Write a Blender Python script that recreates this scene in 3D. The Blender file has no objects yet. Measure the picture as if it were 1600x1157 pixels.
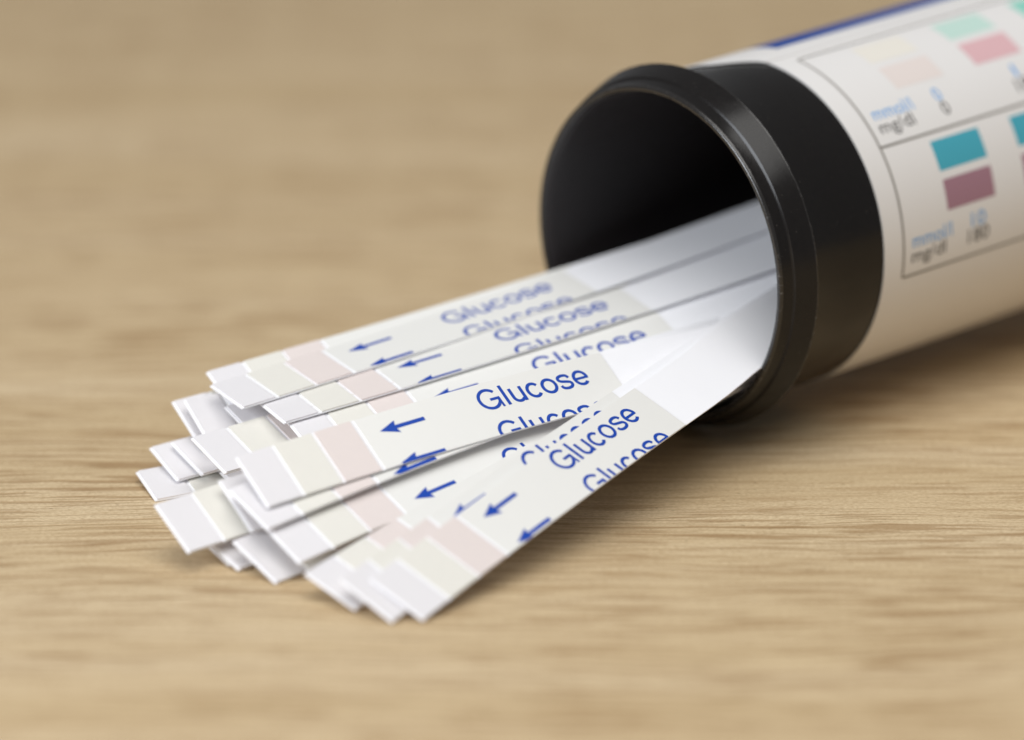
import bpy, bmesh, math, random
import numpy as np
from mathutils import Vector, Matrix

MM = 0.001
random.seed(7)
scene = bpy.context.scene
col = scene.collection

# ------------------------------------------------------------------ camera
PITCH = math.radians(18.327)
cam_data = bpy.data.cameras.new("camera")
cam = bpy.data.objects.new("camera", cam_data)
col.objects.link(cam)
cam.location = (0.0, -0.395849, 0.131121)
cam.rotation_euler = (math.pi / 2 - PITCH, 0, 0)
cam_data.sensor_width = 36.0
cam_data.lens = 36.0 * 8000.0 / 1600.0
cam_data.clip_start = 0.01
cam_data.clip_end = 20.0
cam_data.dof.use_dof = True
cam_data.dof.focus_distance = 0.3848
cam_data.dof.aperture_fstop = 15.2
cam_data.dof.aperture_blades = 0
scene.camera = cam

# ------------------------------------------------------------------ light
world = bpy.data.worlds.new("World")
scene.world = world
world.use_nodes = True
bg = world.node_tree.nodes["Background"]
bg.inputs[0].default_value = (0.96, 0.975, 1.0, 1)
bg.inputs[1].default_value = 0.20


def area(name, loc, target, size, power, colour):
    d = bpy.data.lights.new(name, 'AREA')
    d.shape = 'RECTANGLE'
    d.size, d.size_y = size
    d.energy = power
    d.color = colour
    o = bpy.data.objects.new(name, d)
    col.objects.link(o)
    o.location = loc
    v = Vector(target) - Vector(loc)
    o.rotation_euler = v.to_track_quat('-Z', 'Y').to_euler()
    return o


area("softbox_key", (0.03, -0.20, 0.49), (0.0, -0.03, 0.0), (0.46, 0.40), 2.15, (1.0, 0.985, 0.955))
area("added_fill", (-0.45, -0.42, 0.26), (0.0, -0.02, 0.005), (0.30, 0.30), 3.2, (0.90, 0.945, 1.0))  # unseen bluish fill, added to brighten the strip ends inside the vial mouth

vs = scene.view_settings
vs.view_transform = 'Standard'
vs.look = 'None'
vs.exposure = 0.0
vs.gamma = 1.0
vs.use_curve_mapping = False
scene.render.engine = 'CYCLES'
scene.cycles.use_denoising = True
scene.cycles.max_bounces = 10
scene.cycles.diffuse_bounces = 6


# ------------------------------------------------------------------ materials
def srgb(r, g, b):
    f = lambda c: (c / 255 / 12.92) if c / 255 <= 0.04045 else ((c / 255 + 0.055) / 1.055) ** 2.4
    return (f(r), f(g), f(b), 1.0)


class Nodes:
    def __init__(self, name):
        self.m = bpy.data.materials.new(name)
        self.m.use_nodes = True
        self.t = self.m.node_tree
        self.b = self.t.nodes["Principled BSDF"]

    def n(self, kind, **kw):
        x = self.t.nodes.new(kind)
        for k, v in kw.items():
            if k.startswith("in_"):
                key = k[3:]
                x.inputs[int(key) if key.isdigit() else key].default_value = v
            else:
                setattr(x, k, v)
        return x

    def l(self, a, b):
        self.t.links.new(a, b)


def ramp(N, src, stops):
    r = N.n("ShaderNodeValToRGB")
    e = r.color_ramp.elements
    while len(e) < len(stops):
        e.new(0.5)
    for el, (p, c) in zip(e, stops):
        el.position = p
        el.color = c if len(c) == 4 else (*c, 1)
    N.l(src, r.inputs[0])
    return r


def g(v):
    return (v, v, v, 1)


def mapped(N, coord, scale, loc=(0, 0, 0)):
    m = N.n("ShaderNodeMapping")
    m.inputs["Scale"].default_value = scale
    m.inputs["Location"].default_value = loc
    N.l(coord, m.inputs["Vector"])
    return m.outputs[0]


def noise(N, vec, scale=1.0, detail=4.0, rough=0.5, dist=0.0):
    x = N.n("ShaderNodeTexNoise")
    x.inputs["Scale"].default_value = scale
    x.inputs["Detail"].default_value = detail
    x.inputs["Roughness"].default_value = rough
    x.inputs["Distortion"].default_value = dist
    N.l(vec, x.inputs["Vector"])
    return x.outputs["Fac"]


def mix(N, fac, a, b, mode='MIX'):
    x = N.n("ShaderNodeMix", data_type='RGBA', blend_type=mode)
    x.clamp_result = False
    for sock, v in ((x.inputs[0], fac), (x.inputs[6], a), (x.inputs[7], b)):
        if hasattr(v, "is_output"):
            N.l(v, sock)
        else:
            sock.default_value = v
    return x.outputs[2]


def math_node(N, op, a, b=0.0):
    x = N.n("ShaderNodeMath", operation=op)
    for sock, v in ((x.inputs[0], a), (x.inputs[1], b)):
        if hasattr(v, "is_output"):
            N.l(v, sock)
        else:
            sock.default_value = v
    return x.outputs[0]


def wood_material():
    N = Nodes("oak_wood")
    tc = N.n("ShaderNodeTexCoord")
    mm = mapped(N, tc.outputs["Object"], (1000, 1000, 1000))          # work in millimetres
    # wavering of the grain
    w1 = noise(N, mapped(N, mm, (0.014, 0.03, 0.0)), 1.0, 2.0, 0.5)
    w2 = noise(N, mapped(N, mm, (0.09, 0.20, 0.0), (5, 3, 0)), 1.0, 2.0, 0.5)
    off = math_node(N, 'ADD', math_node(N, 'MULTIPLY', math_node(N, 'SUBTRACT', w1, 0.5), 9.0),
                    math_node(N, 'MULTIPLY', math_node(N, 'SUBTRACT', w2, 0.5), 1.3))
    cx = N.n("ShaderNodeCombineXYZ")
    N.l(off, cx.inputs[1])
    va = N.n("ShaderNodeVectorMath", operation='ADD')
    N.l(mm, va.inputs[0])
    N.l(cx.outputs[0], va.inputs[1])
    p = va.outputs[0]
    # growth bands, wide and soft
    bands = noise(N, mapped(N, p, (0.008, 0.10, 0.0)), 1.0, 3.0, 0.55)
    fine = noise(N, mapped(N, p, (0.035, 0.60, 0.0), (9, 2, 0)), 1.0, 4.0, 0.62)
    fibre = noise(N, mapped(N, p, (2.6, 5.0, 0.0), (3, 8, 0)), 1.0, 2.0, 0.65)
    # pores: long thin dark dashes along the grain, more in some bands
    pore_a = noise(N, mapped(N, p, (0.085, 1.55, 0.0), (17, 4, 0)), 1.0, 2.0, 0.5)
    pore_b = noise(N, mapped(N, p, (0.17, 3.0, 0.0), (1, 31, 0)), 1.0, 1.5, 0.5)
    pa = ramp(N, pore_a, [(0.525, g(0)), (0.59, g(1))]).outputs[0]
    pb = ramp(N, pore_b, [(0.53, g(0)), (0.62, g(1))]).outputs[0]
    dens = ramp(N, noise(N, mapped(N, p, (0.02, 0.09, 0.0), (40, 12, 0)), 1.0, 2.0, 0.5), [(0.32, g(0.35)), (0.60, g(1))]).outputs[0]
    c = ramp(N, bands, [(0.28, srgb(208, 185, 146)), (0.5, srgb(217, 195, 158)), (0.72, srgb(224, 204, 170))]).outputs[0]
    c = mix(N, ramp(N, fine, [(0.35, g(0.0)), (0.65, g(0.24))]).outputs[0], c, srgb(184, 156, 115))
    c = mix(N, ramp(N, fibre, [(0.38, g(0.0)), (0.66, g(0.50))]).outputs[0], c, srgb(164, 134, 95))
    fa = math_node(N, 'MULTIPLY', math_node(N, 'MULTIPLY', pa, dens), 0.58)
    c = mix(N, fa, c, srgb(146, 111, 70))
    fb = math_node(N, 'MULTIPLY', math_node(N, 'MULTIPLY', pb, dens), 0.46)
    c = mix(N, fb, c, srgb(142, 109, 70))
    speck = noise(N, mapped(N, mm, (1.6, 2.4, 0.0), (70, 20, 0)), 1.0, 1.0, 0.5)
    c = mix(N, math_node(N, 'MULTIPLY', ramp(N, speck, [(0.72, g(0)), (0.78, g(1))]).outputs[0], 0.5), c, srgb(110, 84, 56))
    N.l(c, N.b.inputs["Base Color"])
    N.b.inputs["Roughness"].default_value = 0.52
    N.b.inputs["Specular IOR Level"].default_value = 0.35
    h = math_node(N, 'SUBTRACT', math_node(N, 'MULTIPLY', fibre, 0.35),
                  math_node(N, 'ADD', fa, math_node(N, 'MULTIPLY', fb, 0.8)))
    bp = N.n("ShaderNodeBump")
    bp.inputs["Strength"].default_value = 0.30
    bp.inputs["Distance"].default_value = 0.00012
    N.l(h, bp.inputs["Height"])
    N.l(bp.outputs[0], N.b.inputs["Normal"])
    return N.m


def plain(name, colour, rough=0.5, spec=0.5, mottling=0.04, scale=0.5, bump=0.0, bump_scale=6.0, sss=0.0):
    N = Nodes(name)
    tc = N.n("ShaderNodeTexCoord")
    mm = mapped(N, tc.outputs["Object"], (1000, 1000, 1000))
    f = noise(N, mm, scale, 3.0, 0.6)
    dark = tuple(c * (1 - mottling * 2) for c in colour[:3]) + (1,)
    c = mix(N, f, colour, dark)
    N.l(c, N.b.inputs["Base Color"])
    r = math_node(N, 'ADD', math_node(N, 'MULTIPLY', math_node(N, 'SUBTRACT', noise(N, mm, scale * 3, 3, 0.6), 0.5), 0.16), rough)
    N.l(r, N.b.inputs["Roughness"])
    N.b.inputs["Specular IOR Level"].default_value = spec
    if sss:
        N.b.inputs["Subsurface Weight"].default_value = sss
        N.b.inputs["Subsurface Radius"].default_value = (0.0004, 0.0004, 0.0004)
        N.b.inputs["Subsurface Scale"].default_value = 1.0
    if bump:
        bp = N.n("ShaderNodeBump")
        bp.inputs["Strength"].default_value = bump
        bp.inputs["Distance"].default_value = 0.00005
        N.l(noise(N, mm, bump_scale, 3, 0.6), bp.inputs["Height"])
        N.l(bp.outputs[0], N.b.inputs["Normal"])
    return N.m


def black_plastic():
    N = Nodes("black_plastic")
    tc = N.n("ShaderNodeTexCoord")
    mm = mapped(N, tc.outputs["Object"], (1000, 1000, 1000))
    # fine scuffs running round the turned part
    scuff = noise(N, mapped(N, mm, (1, 1, 1)), 1.7, 5, 0.7)
    c = mix(N, scuff, srgb(20, 18, 18), srgb(28, 26, 25))
    dust = ramp(N, noise(N, mm, 4.5, 1, 0.5), [(0.76, g(0)), (0.80, g(1))]).outputs[0]
    c = mix(N, math_node(N, 'MULTIPLY', dust, 0.25), c, srgb(120, 115, 110))
    N.l(c, N.b.inputs["Base Color"])
    N.l(math_node(N, 'ADD', math_node(N, 'MULTIPLY', scuff, 0.16), 0.13), N.b.inputs["Roughness"])
    N.b.inputs["Specular IOR Level"].default_value = 0.28
    bp = N.n("ShaderNodeBump")
    bp.inputs["Strength"].default_value = 0.05
    bp.inputs["Distance"].default_value = 0.00006
    N.l(noise(N, mm, 2.5, 5, 0.7), bp.inputs["Height"])
    N.l(bp.outputs[0], N.b.inputs["Normal"])
    return N.m


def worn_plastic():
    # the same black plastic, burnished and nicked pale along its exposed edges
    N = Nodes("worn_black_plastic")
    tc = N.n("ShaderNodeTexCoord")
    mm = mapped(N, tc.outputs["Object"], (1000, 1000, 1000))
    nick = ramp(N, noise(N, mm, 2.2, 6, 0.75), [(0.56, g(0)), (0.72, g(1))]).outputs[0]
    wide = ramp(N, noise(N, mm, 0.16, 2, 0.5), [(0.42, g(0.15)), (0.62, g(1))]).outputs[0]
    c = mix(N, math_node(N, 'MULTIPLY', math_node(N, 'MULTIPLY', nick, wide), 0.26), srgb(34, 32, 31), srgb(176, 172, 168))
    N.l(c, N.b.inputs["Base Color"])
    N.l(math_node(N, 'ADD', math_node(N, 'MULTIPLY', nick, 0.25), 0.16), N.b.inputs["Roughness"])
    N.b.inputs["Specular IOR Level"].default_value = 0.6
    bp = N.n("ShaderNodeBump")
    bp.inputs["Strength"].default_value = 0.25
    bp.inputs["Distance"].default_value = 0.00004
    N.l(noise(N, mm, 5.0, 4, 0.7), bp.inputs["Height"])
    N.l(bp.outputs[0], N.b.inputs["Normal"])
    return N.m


MAT = {}
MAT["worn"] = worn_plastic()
MAT["wood"] = wood_material()
MAT["black"] = black_plastic()
MAT["inner"] = plain("matt_black_inner_plastic", srgb(44, 40, 41), 0.42, 0.4, 0.05, 0.6, 0.05, 1.0)
MAT["plastic"] = plain("white_strip_plastic", (0.90, 0.90, 0.93, 1), 0.36, 0.45, 0.01, 0.4, 0.10, 1.2)
MAT["tape"] = plain("cream_label_tape", (0.765, 0.757, 0.728, 1), 0.42, 0.4, 0.01, 0.4, 0.06, 1.5)
MAT["pad_white"] = plain("lavender_white_pad", (0.735, 0.715, 0.73, 1), 0.8, 0.2, 0.015, 1.5, 0.35, 9)
MAT["pad_cream"] = plain("pale_cream_pad", (0.738, 0.718, 0.662, 1), 0.8, 0.2, 0.02, 1.5, 0.35, 9)
MAT["pad_pink"] = plain("pale_pink_pad", (0.725, 0.648, 0.622, 1), 0.8, 0.2, 0.02, 1.5, 0.35, 9)
MAT["ink_blue"] = plain("blue_print", srgb(6, 66, 168), 0.5, 0.35, 0.05, 2.0)
MAT["paper"] = plain("white_vial_label", (0.775, 0.755, 0.74, 1), 0.40, 0.45, 0.012, 0.1, 0.04, 0.6)
MAT["band_blue"] = plain("dark_blue_band", srgb(34, 72, 146), 0.6, 0.1, 0.02, 0.3)
MAT["ink_sky"] = plain("light_blue_print", srgb(96, 164, 224), 0.5, 0.35, 0.03, 1)
MAT["ink_dark"] = plain("dark_grey_print", srgb(66, 62, 60), 0.5, 0.35, 0.03, 1)
MAT["ink_line"] = plain("grey_line_print", srgb(138, 133, 127), 0.5, 0.35, 0.03, 1)
for nm, c in dict(patch_teal=(72, 166, 186), patch_purple=(162, 122, 136), patch_cream=(230, 225, 215), patch_blush=(226, 215, 210),
                  patch_mint=(192, 219, 209), patch_pink=(219, 178, 182), patch_sea=(140, 206, 190)).items():
    MAT[nm] = plain(nm, srgb(*c), 0.45, 0.4, 0.01, 0.5)


# ------------------------------------------------------------------ helpers
def add_mesh(name, verts, faces, mat, parent=None, smooth=False, origin=(0, 0, 0)):
    """verts are world millimetres; the object's origin sits at `origin` (millimetres)."""
    me = bpy.data.meshes.new(name)
    o0 = np.asarray(origin, float)
    base = np.asarray(parent_world.get(parent.name, (0, 0, 0))) if parent else np.zeros(3)
    v = (np.asarray(verts, float) - (base if parent else o0)) * MM
    me.from_pydata([tuple(x) for x in v], [], faces)
    me.materials.append(mat)
    if smooth:
        me.polygons.foreach_set("use_smooth", [True] * len(me.polygons))
    me.update()
    o = bpy.data.objects.new(name, me)
    col.objects.link(o)
    if parent:
        o.parent = parent
        parent_world[o.name] = tuple(base)
    else:
        o.location = tuple(o0 * MM)
        parent_world[o.name] = tuple(o0)
    return o


parent_world = {}


def thing(name, label, category, loc, group=None):
    o = bpy.data.objects.new(name, None)
    o.empty_display_size = 0.005
    col.objects.link(o)
    o.location = tuple(np.asarray(loc) * MM)
    parent_world[o.name] = tuple(loc)
    o["label"] = label
    o["category"] = category
    if group:
        o["group"] = group
    return o


def text_flat(body, width=None, height=None):
    """Flat lettering as (verts Nx2, tris); baseline at y=0, left at x=0; scaled to the width or cap height."""
    cu = bpy.data.curves.new("t", 'FONT')
    cu.body = body
    cu.resolution_u = 8
    ob = bpy.data.objects.new("t", cu)
    col.objects.link(ob)
    dg = bpy.context.evaluated_depsgraph_get()
    me = bpy.data.meshes.new_from_object(ob.evaluated_get(dg))
    bm = bmesh.new()
    bm.from_mesh(me)
    bmesh.ops.triangulate(bm, faces=bm.faces)
    v = np.array([(x.co.x, x.co.y) for x in bm.verts])
    f = [tuple(x.index for x in fc.verts) for fc in bm.faces]
    bm.free()
    bpy.data.objects.remove(ob)
    bpy.data.curves.remove(cu)
    bpy.data.meshes.remove(me)
    v[:, 0] -= v[:, 0].min()
    sx = sy = 1.0
    if width:
        sx = width / v[:, 0].max()
    if height:
        sy = height / max(1e-6, v[:, 1].max())
    return v * np.array([sx, sy]), f


def clip_flat(v, f, lo, hi):
    """Clip a flat mesh to lo <= y <= hi."""
    bm = bmesh.new()
    vs_ = [bm.verts.new((a, b, 0)) for a, b in v]
    for t in f:
        try:
            bm.faces.new([vs_[i] for i in t])
        except ValueError:
            pass
    for y, sgn in ((lo, -1), (hi, 1)):
        bmesh.ops.bisect_plane(bm, geom=bm.verts[:] + bm.edges[:] + bm.faces[:], plane_co=(0, y, 0), plane_no=(0, sgn, 0), clear_outer=True, dist=1e-6)
    bm.verts.index_update()
    out = np.array([(x.co.x, x.co.y) for x in bm.verts]).reshape(-1, 2)
    fo = [tuple(x.index for x in fc.verts) for fc in bm.faces]
    bm.free()
    return out, fo


# ------------------------------------------------------------------ the table
def build_table():
    # slab with a rounded front/back edge far outside the frame
    X, Y, T = 260.0, 300.0, 18.0
    bm = bmesh.new()
    bmesh.ops.create_cube(bm, size=1.0)
    for v in bm.verts:
        v.co = Vector((v.co.x * 2 * X, v.co.y * 2 * Y + 60, v.co.z * T - T / 2)) * MM
    bmesh.ops.bevel(bm, geom=bm.edges[:], offset=0.0015, segments=2, affect='EDGES')
    me = bpy.data.meshes.new("table_top")
    bm.to_mesh(me)
    bm.free()
    me.materials.append(MAT["wood"])
    o = bpy.data.objects.new("table_top", me)
    col.objects.link(o)
    o["kind"] = "structure"
    return o


build_table()

# ------------------------------------------------------------------ the vial
PHI, TILT = math.radians(42.751), math.radians(1.741)
AX = np.array([math.cos(PHI) * math.cos(TILT), math.sin(PHI) * math.cos(TILT), math.sin(TILT)])
HH = np.array([math.sin(PHI), -math.cos(PHI), 0.0])
VV = np.cross(HH, AX)
VV *= np.sign(VV[2])
MC = np.array([11.241, -15.277, 14.480])          # centre of the mouth, mm


def cyl(t, ang, r):
    """Point at axial distance t, angle from the top towards the near side (radians), radius r."""
    return MC + AX * t + r * (math.sin(ang) * HH + math.cos(ang) * VV)


vial = thing("test_strip_vial", "black round plastic vial with white printed label lying open on its side", "vial", (MC[0], MC[1], 0))


def lathe(name, profile, mat, parent, n=160, jitter=None, cap=False):
    verts, faces = [], []
    for i, (t, r) in enumerate(profile):
        for k in range(n):
            a = 2 * math.pi * k / n
            dr = 0.0
            if jitter and jitter[0] <= i <= jitter[1]:
                dr = random.gauss(0, 0.005)
            verts.append(cyl(t + dr, a, r + dr))
    m = len(profile)
    for i in range(m - 1):
        for k in range(n):
            a, b = i * n + k, i * n + (k + 1) % n
            faces.append((a, b, b + n, a + n))
    if cap:
        faces.append(tuple(range((m - 1) * n, m * n)))
        faces.append(tuple(reversed(range(0, n))))
    return add_mesh(name, verts, faces, mat, parent, smooth=True)


def sharpen(o, deg=32):
    me = o.data
    bm = bmesh.new()
    bm.from_mesh(me)
    bmesh.ops.recalc_face_normals(bm, faces=bm.faces)
    for e in bm.edges:
        if len(e.link_faces) == 2 and e.calc_face_angle(0) > math.radians(deg):
            e.smooth = False
    bm.to_mesh(me)
    bm.free()


R_IN = 12.75
inner_profile = [(80.0, 0.2), (80.0, R_IN - 0.3), (79.4, R_IN), (40.0, R_IN), (10.0, R_IN), (3.0, R_IN), (1.1, R_IN), (0.60, 12.80), (0.28, 12.93)]
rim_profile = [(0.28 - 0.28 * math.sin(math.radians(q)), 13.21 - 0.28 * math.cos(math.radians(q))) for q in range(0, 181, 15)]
collar_profile = [(0.28, 13.49), (0.7, 13.58), (1.10, 13.70), (1.16, 13.78), (1.22, 13.90), (1.8, 14.13), (2.4, 14.35), (2.90, 14.535)]
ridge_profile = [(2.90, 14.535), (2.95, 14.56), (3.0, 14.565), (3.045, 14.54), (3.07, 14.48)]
body_profile = [(3.07, 14.48), (3.09, 14.3), (3.10, 13.5), (3.2, 13.26), (3.4, 13.20), (8, 13.2), (20, 13.2), (40, 13.2), (82, 13.2)]
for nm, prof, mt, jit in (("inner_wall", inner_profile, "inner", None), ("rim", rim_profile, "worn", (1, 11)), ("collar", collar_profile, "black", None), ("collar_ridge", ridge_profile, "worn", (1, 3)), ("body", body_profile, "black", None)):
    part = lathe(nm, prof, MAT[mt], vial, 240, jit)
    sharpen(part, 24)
ring = lathe("base", [(81.9, 13.1), (82.0, 16.5), (82.4, 16.9), (90.0, 16.98), (90.6, 16.6), (90.8, 15.9), (90.8, 0.3)], MAT["black"], vial, 120)
sharpen(ring, 35)

# paper label, wrapped once round; its far lap starts nearer to the mouth
R_LAB = 13.315


def wrap_sheet(name, a0, a1, t0, t1, r, mat, parent, na, nt, thick=0.10, edge=None):
    """Sheet on the cylinder between angles a0..a1 (degrees) and t0..t1; edge(a) may give its front edge."""
    verts, faces = [], []
    for layer in (0, 1):
        for i in range(na + 1):
            a = a0 + (a1 - a0) * i / na
            ts = edge(a) if edge else t0
            for j in range(nt + 1):
                verts.append(cyl(ts + (t1 - ts) * j / nt, math.radians(a), r - thick * layer))
    w = nt + 1
    L = (na + 1) * w
    for i in range(na):
        for j in range(nt):
            q = (i * w + j, (i + 1) * w + j, (i + 1) * w + j + 1, i * w + j + 1)
            faces.append(q)
            faces.append(tuple(L + x for x in reversed(q)))
    rim = [i * w for i in range(na + 1)] + [na * w + j for j in range(1, nt + 1)] + [i * w + nt for i in range(na - 1, -1, -1)] + [j for j in range(nt - 1, 0, -1)]
    for k in range(len(rim)):
        a, b = rim[k], rim[(k + 1) % len(rim)]
        faces.append((b, a, a + L, b + L))
    o = add_mesh(name, verts, faces, mat, parent, smooth=True)
    sharpen(o, 40)
    return o


def front_edge(a):
    return 11.62 + 0.10 * math.sin(math.radians(a * 1.1 - 60))


def lap_edge(a):
    # far lap of the label: sits crooked and runs nearer to the mouth
    x = min(1.0, max(0.0, (4.0 - a) / 16.0))
    return 11.3 - 3.1 * x * x * (3 - 2 * x)


label = wrap_sheet("label", 2.0, 300.0, 11.6, 81.0, R_LAB, MAT["paper"], vial, 150, 14, edge=front_edge)
lap = wrap_sheet("label_lap", -72.0, 4.0, 9, 81.0, R_LAB + 0.09, MAT["paper"], vial, 60, 14, edge=lap_edge)


def patch(name, a0, a1, t0, t1, mat, parent, r=R_LAB + 0.012):
    na = max(2, int(abs(a1 - a0) / 1.5))
    nt = max(1, int((t1 - t0) / 3))
    verts, faces = [], []
    for i in range(na + 1):
        for j in range(nt + 1):
            verts.append(cyl(t0 + (t1 - t0) * j / nt, math.radians(a0 + (a1 - a0) * i / na), r))
    w = nt + 1
    for i in range(na):
        for j in range(nt):
            faces.append((i * w + j, (i + 1) * w + j, (i + 1) * w + j + 1, i * w + j + 1))
    return add_mesh(name, verts, faces, mat, parent, smooth=True)


def vial_text(name, body, t0, width, a_base, cap, mat, centre=False):
    v, f = text_flat(body, width, cap)
    if centre:
        t0 -= v[:, 0].max() / 2
    pts = [cyl(t0 + x, math.radians(a_base) - y / R_LAB, R_LAB + 0.014) for x, y in v]
    return add_mesh(name, pts, f, mat, label)


patch("printed_band", -72.0, -5.0, 14.6, 80.0, MAT["band_blue"], lap, R_LAB + 0.105)
# table frame
lw = 0.22
aw = math.degrees(lw / 13.3)
patch("printed_line", 8.0, 99.7, 13.7, 13.7 + lw, MAT["ink_line"], label)
for a in (8.0, 54.0, 99.7):
    patch("printed_line", a - aw / 2, a + aw / 2, 13.7 + lw + 0.002, 80.0, MAT["ink_line"], label)
for t0, m0, m1 in ((19.0, "patch_cream", "patch_blush"), (28.15, "patch_mint", "patch_pink"), (37.3, "patch_sea", "patch_pink")):
    patch("colour_swatch", 11.3, 21.8, t0, t0 + 5.4, MAT[m0], label)
    patch("colour_swatch", 24.8, 35.3, t0, t0 + 5.4, MAT[m1], label)
for t0 in (19.0, 28.15, 37.3):
    patch("colour_swatch", 57.0, 67.5, t0, t0 + 5.45, MAT["patch_teal"], label)
    patch("colour_swatch", 70.5, 81.0, t0, t0 + 5.5, MAT["patch_purple"], label)
for base in (0.0, 45.6):
    vial_text("printed_unit", "mmol/l", 14.85, 4.5, 44.3 + base, 1.12, MAT["ink_sky"])
    vial_text("printed_unit", "mg/dl", 14.75, 3.9, 49.6 + base, 1.08, MAT["ink_dark"])
for t, a, sky, dark, w1, w2 in ((22.3, 0.0, "0", "0", 0.75, 0.75), (31.4, 0.0, "1", "18", 0.35, 1.55), (22.4, 45.3, "10", "180", 1.6, 2.4)):
    vial_text("printed_number", sky, t, w1, 44.0 + a, 1.15, MAT["ink_sky"], True)
    vial_text("printed_number", dark, t, w2, 49.6 + a, 1.15, MAT["ink_dark"], True)

# ------------------------------------------------------------------ the strips
W = 5.0
LEN = 62.0
LABEL_START, LABEL_END = 10.1, 32.2
PADS = ((0.20, 2.91, "pad_white"), (3.27, 6.38, "pad_cream"), (6.68, 9.74, "pad_pink"))
PITCH_T = 3.23
T_BASE, T_PAD, T_TAPE = 0.10, 0.11, 0.05


class Surface:
    """A strip's upper face: near tip corner (mm), azimuth, rise, roll (radians), bend (radians per mm)."""

    def __init__(self, p):
        x, y, z, az, ri, ro, k = p
        self.p0 = np.array([x, y, z])
        a = np.array([math.cos(az) * math.cos(ri), math.sin(az) * math.cos(ri), math.sin(ri)])
        h = np.array([math.sin(az), -math.cos(az), 0.0])
        n = np.cross(h, a)
        n *= np.sign(n[2])
        self.a = a
        self.b = math.cos(ro) * h - math.sin(ro) * n
        nn = np.cross(a, self.b)
        self.n = nn * np.sign(nn[2])
        self.k = k if abs(k) > 1e-7 else 1e-7
        # where the strip enters the vial it is pushed inwards by the wall and follows it
        self.grid = np.arange(-2, LEN + 2.01, 1.0)
        sh = np.zeros((len(self.grid), 3))
        for i, s in enumerate(self.grid):
            c = self.raw(s, 0.5)
            for _ in range(4):
                worst, vec = 0.0, None
                for t in (0.0, 1.0):
                    q = self.raw(s, t) + sh[i] - MC
                    ax = q @ AX
                    if ax < -0.5:
                        continue
                    hh, vv = q @ HH, q @ VV
                    r = math.hypot(hh, vv)
                    lim = R_IN - 0.45
                    if r - lim > worst:
                        worst = r - lim
                        vec = -(hh * HH + vv * VV) / r * worst
                if vec is None:
                    break
                sh[i] += vec
        ker = np.exp(-0.5 * (np.arange(-9, 10) / 3.0) ** 2)
        ker /= ker.sum()
        pad = np.concatenate([np.repeat(sh[:1], 9, 0), sh, np.repeat(sh[-1:], 9, 0)])
        sm = np.stack([np.convolve(pad[:, j], ker, 'valid') for j in range(3)], 1)
        self.sh = sm

    def raw(self, s, t):
        k = self.k
        return self.p0 + self.a * math.sin(k * s) / k + self.n * (1 - math.cos(k * s)) / k + self.b * (t - 1) * W

    def at(self, s, t, h=0.0):
        d = [np.interp(s, self.grid, self.sh[:, j]) for j in range(3)]
        return self.raw(s, t) + np.array(d) + self.n * h


def slab(S, s0, s1, t0, t1, h0, h1, name, mat, parent, step=2.5, round_over=0.0):
    n = max(1, int(math.ceil((s1 - s0) / step)))
    verts, faces = [], []
    for i in range(n + 1):
        s = s0 + (s1 - s0) * i / n
        for t, h in ((t0, h0), (t1, h0), (t1, h1), (t0, h1)):
            verts.append(S.at(s, t, h))
    for i in range(n):
        o = 4 * i
        for a, b in ((0, 1), (1, 2), (2, 3), (3, 0)):
            faces.append((o + a, o + b, o + 4 + b, o + 4 + a))
    faces.append((3, 2, 1, 0))
    o = 4 * n
    faces.append((o, o + 1, o + 2, o + 3))
    ob = add_mesh(name, verts, faces, mat, parent)
    bm = bmesh.new()
    bm.from_mesh(ob.data)
    bmesh.ops.recalc_face_normals(bm, faces=bm.faces)
    bm.to_mesh(ob.data)
    bm.free()
    return ob




def ribbon(pts, w, z):
    """A stroke of even width along a centre line; returns (verts, quads, layer)."""
    p = np.array(pts, float)
    d = np.gradient(p, axis=0)
    d /= np.linalg.norm(d, axis=1)[:, None]
    n = np.stack([-d[:, 1], d[:, 0]], 1) * w / 2
    v = np.concatenate([p + n, p - n])
    m = len(p)
    return v, [(i, i + 1, m + i + 1, m + i) for i in range(m - 1)], z


def arc(cx, cy, rx, ry, a0, a1, n=28, power=1.0):
    a = np.radians(np.linspace(a0, a1, n))
    c, s_ = np.cos(a), np.sin(a)
    return np.stack([cx + rx * np.sign(c) * np.abs(c) ** power, cy + ry * np.sign(s_) * np.abs(s_) ** power], 1)


def spline(pts, n=40):
    """Catmull-Rom through the points."""
    P = np.array(pts, float)
    P = np.concatenate([[2 * P[0] - P[1]], P, [2 * P[-1] - P[-2]]])
    out = []
    for i in range(1, len(P) - 2):
        for u in np.linspace(0, 1, max(3, n // (len(P) - 3)), endpoint=False):
            a, b, c, d = P[i - 1:i + 3]
            out.append(0.5 * ((2 * b) + (c - a) * u + (2 * a - 5 * b + 4 * c - d) * u * u + (3 * b - a - 3 * c + d) * u ** 3))
    out.append(P[-2])
    return np.array(out)


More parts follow.
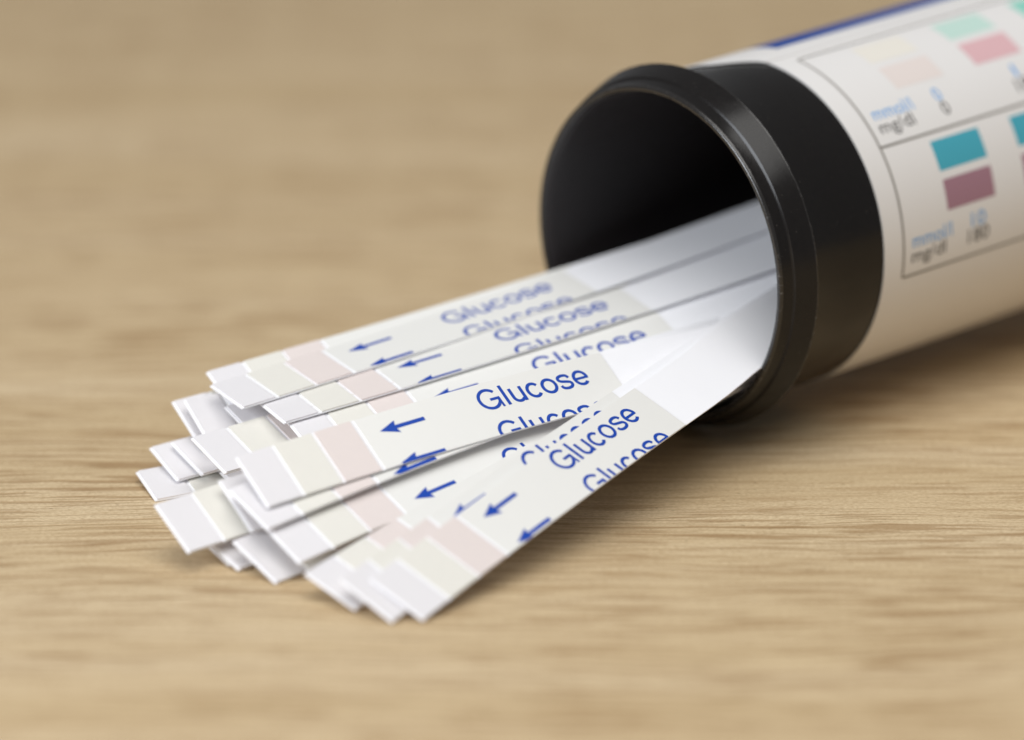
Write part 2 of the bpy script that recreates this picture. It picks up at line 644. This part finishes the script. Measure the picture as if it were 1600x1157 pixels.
def grotesque_word():
    """The word set in a plain grotesque face, built from strokes; em = 1."""
    k = 0.098
    G = [(arc(0.385, 0.36, 0.305, 0.328, 38, 318, 44), k, 0), (spline([(0.612, 0.145), (0.665, 0.215), (0.676, 0.335)], 12), k * 0.95, 1),
         ([(0.405, 0.335), (0.715, 0.335)], k * 0.9, 2), ([(0.682, 0.30), (0.695, 0.0)], k * 0.72, 0)]
    l_ = [([(0.111, 0.0), (0.111, 0.72)], k, 0)]
    u = [(np.concatenate([[(0.112, 0.523), (0.112, 0.36)], arc(0.272, 0.20, 0.160, 0.166, 180, 330, 18)]), k, 0), ([(0.446, 0.0), (0.446, 0.523)], k, 1)]
    c = [(arc(0.262, 0.261, 0.192, 0.231, 38, 322, 36), k, 0)]
    o = [(arc(0.278, 0.261, 0.206, 0.231, 0, 362, 48), k, 0)]
    s_ = [(spline([(0.425, 0.375), (0.375, 0.462), (0.25, 0.492), (0.118, 0.458), (0.080, 0.382), (0.125, 0.312), (0.25, 0.268), (0.385, 0.222), (0.425, 0.142), (0.378, 0.062), (0.25, 0.030), (0.115, 0.064), (0.072, 0.155)], 66), k * 0.97, 0)]
    e = [(arc(0.275, 0.261, 0.200, 0.231, -2, 318, 44), k, 0), ([(0.075, 0.250), (0.513, 0.250)], k * 0.85, 1)]
    vs_, fs_, zs_, x = [], [], [], 0.0
    for glyph, adv in ((G, 0.778), (l_, 0.222), (u, 0.556), (c, 0.5), (o, 0.556), (s_, 0.5), (e, 0.556)):
        for pts, w, z in glyph:
            v, f, _ = ribbon(pts, w, z)
            vs_.append((v + np.array([x, 0]), f, z))
        x += adv
    return vs_, x


STROKES, WORD_ADV = grotesque_word()
EM = 9.75 / (WORD_ADV - 0.09)
WORD_MID = 0.345 * EM
ARROW = np.array([(0, 0), (1.55, 0.60), (1.40, 0.175), (3.90, 0.175), (3.90, -0.175), (1.40, -0.175), (1.55, -0.60)])
ARROW_F = [(0, 6, 5), (0, 5, 2), (0, 2, 1), (2, 5, 4), (2, 4, 3)]


def print_on(S, name, layers, s0, centre, parent):
    # local y points towards the far edge; centre is measured from the far edge
    y0 = W - centre
    pts, faces = [], []
    for v, f, z in layers:
        vv, ff = clip_flat(v + np.array([0, y0]), f, 0.02, W - 0.02)
        o = len(pts)
        pts += [S.at(s0 + x, 1 - y / W, T_TAPE + 0.012 + 0.004 * z) for x, y in vv]
        faces += [tuple(o + i for i in q) for q in ff]
    if faces:
        add_mesh(name, pts, faces, MAT["ink_blue"], parent)


WORD_LAYERS = [((v - np.array([0.045, 0])) * EM - np.array([0, WORD_MID]), f, z) for v, f, z in STROKES]
ARROW_LAYERS = [(ARROW, ARROW_F, 0)]


def build_strip(pose, phase, text):
    S = Surface(pose)
    loc = S.at(0, 0.5, -T_BASE)
    st = thing("test_strip", text, "test strip", loc, "glucose test strips fanned out of the vial")
    slab(S, 0.0, LEN, 0.0, 1.0, -T_BASE, 0.0, "backing", MAT["plastic"], st, 2.0)
    for s0, s1, m in PADS:
        slab(S, s0, s1, 0.004, 0.996, 0.002, T_PAD, "reagent_pad", MAT[m], st, 4.0)
    lab_ = slab(S, LABEL_START, LABEL_END, 0.003, 0.997, 0.002, T_TAPE, "printed_tape", MAT["tape"], st, 2.0)
    c = phase * W
    while c > -1.0:
        c -= PITCH_T
    while c < W + 1.0:
        print_on(S, "printed_word", WORD_LAYERS, 20.2, c, lab_)
        print_on(S, "printed_arrow", ARROW_LAYERS, 11.45, c, lab_)
        c += PITCH_T
    return st


STRIPS = [
    # pose: x, y, z of the near tip corner (mm), azimuth, rise, roll, bend; print phase; label
    ((-20.6619, -45.7994, 0.1390, 0.6867, 0.0542, 0.3089, -0.0002), 0.1, "lowest white strip on the wood, only its narrow tip corner showing under the front heap"),
    ((-19.9252, -46.9927, 0.2142, 0.6927, 0.0676, 0.3300, -0.0006), 0.5, "white strip sliver just right of the lowest tip corner, on the wood"),
    ((-17.1112, -49.4853, 0.1275, 0.7645, 0.0500, 0.4192, 0.0007), 0.3, "white strip whose square tip juts out at the bottom middle of the fan"),
    ((-26.9626, -31.7882, 0.1227, 0.3585, 0.0641, 0.1294, 0.0027), 0.6, "white strip with the leftmost tip of the fan, flat on the wood"),
    ((-23.5125, -47.4452, 1.7060, 0.5930, 0.0999, 0.5166, -0.0027), 0.2, "strip at lower left of the fan with lavender and cream pads clearly showing"),
    ((-19.0154, -45.5272, 2.6363, 0.6046, 0.0669, 0.5766, -0.0016), 0.7, "strip whose lavender pad shows just left of the raised middle strip"),
    ((-25.4560, -29.5091, 0.8903, 0.4795, 0.1024, 0.2310, 0.0004), 0.4, "white strip second from the left in the fan's left corner"),
    ((-23.5600, -29.7238, 1.4154, 0.5294, 0.1142, 0.2328, 0.0004), 0.8, "white strip third from the left in the fan's left corner, set back"),
    ((-23.8120, -27.1135, 2.7690, 0.5147, 0.0845, 0.4965, 0.0014), 0.3, "tilted white strip showing its pointed far corner below the top pair"),
    ((-23.0709, -28.5305, 3.5648, 0.4839, 0.0074, 0.4372, 0.0033), 0.5, "tilted white strip stepped just right of the pointed far corner strip"),
    ((-21.5200, -34.6253, 3.2921, 0.5805, 0.0770, 0.2876, 0.0023), 0.2, "strip with lavender and cream pads in full view left of the raised middle strip"),
    ((-11.1836, -55.3361, 0.3130, 0.8450, 0.1615, 0.3449, -0.0020), 0.43, "strip in the lower front with long white tip, third from the front edge"),
    ((-15.3585, -49.4555, 1.6133, 0.6661, 0.1671, 0.4348, -0.0034), 0.78, "strip directly below the raised middle strip, one whole arrow beside its pink pad"),
    ((-15.0370, -33.4078, 4.5766, 0.4947, 0.1064, 0.3108, 0.0011), 0.60, "strip peeking out above the raised middle strip, half an arrow in view"),
    ((-17.4630, -27.8665, 6.0900, 0.5133, 0.1072, 0.0901, 0.0013), 0.75, "white strip hidden in the narrow gap right below the top back strip"),
    ((-17.1840, -30.8632, 5.9859, 0.5013, 0.1056, 0.0901, 0.0013), 0.335, "strip second row from the back with blurred word and whole arrow"),
    ((-21.1328, -25.9052, 5.2408, 0.5054, 0.1054, 0.3728, 0.0010), 0.45, "rearmost strip of the fan, mostly hidden under the top back strip"),
    ((-20.4324, -28.7884, 6.4548, 0.5603, 0.1049, 0.0810, 0.0011), 0.30, "flat strip on top at the back of the fan, three pads and arrow in view"),
    ((-17.7276, -47.5895, 3.5302, 0.6245, 0.1747, 0.3678, -0.0039), 0.957, "shaded strip in the gap right under the raised middle strip"),
    ((-17.7786, -45.9844, 4.6828, 0.5480, 0.1213, 0.5573, -0.0035), 0.33, "raised middle strip with sharp blue word and three pads in view"),
    ((-8.5040, -57.5438, 0.2388, 0.8821, 0.2118, 0.4779, -0.0021), 0.235, "white strip just under the front strip, its tip stepped to the left"),
    ((-6.3116, -57.2963, 0.2829, 0.8940, 0.2266, 0.4476, -0.0026), 0.29, "front strip along the right edge of the fan with two words and two arrows"),
    ((-20.5488, -31.4946, 0.5936, 0.5294, 0.1142, 0.2328, 0.0004), 0.30, "white strip tucked between the left corner strips and the lower left strip"),
    ((-19.2367, -29.8150, 4.1510, 0.5805, 0.0770, 0.2876, 0.0023), 0.60, "white strip tucked under the tip of the flat top back strip"),
]
for pose, phase, text in STRIPS:
    build_strip(pose, phase, text)
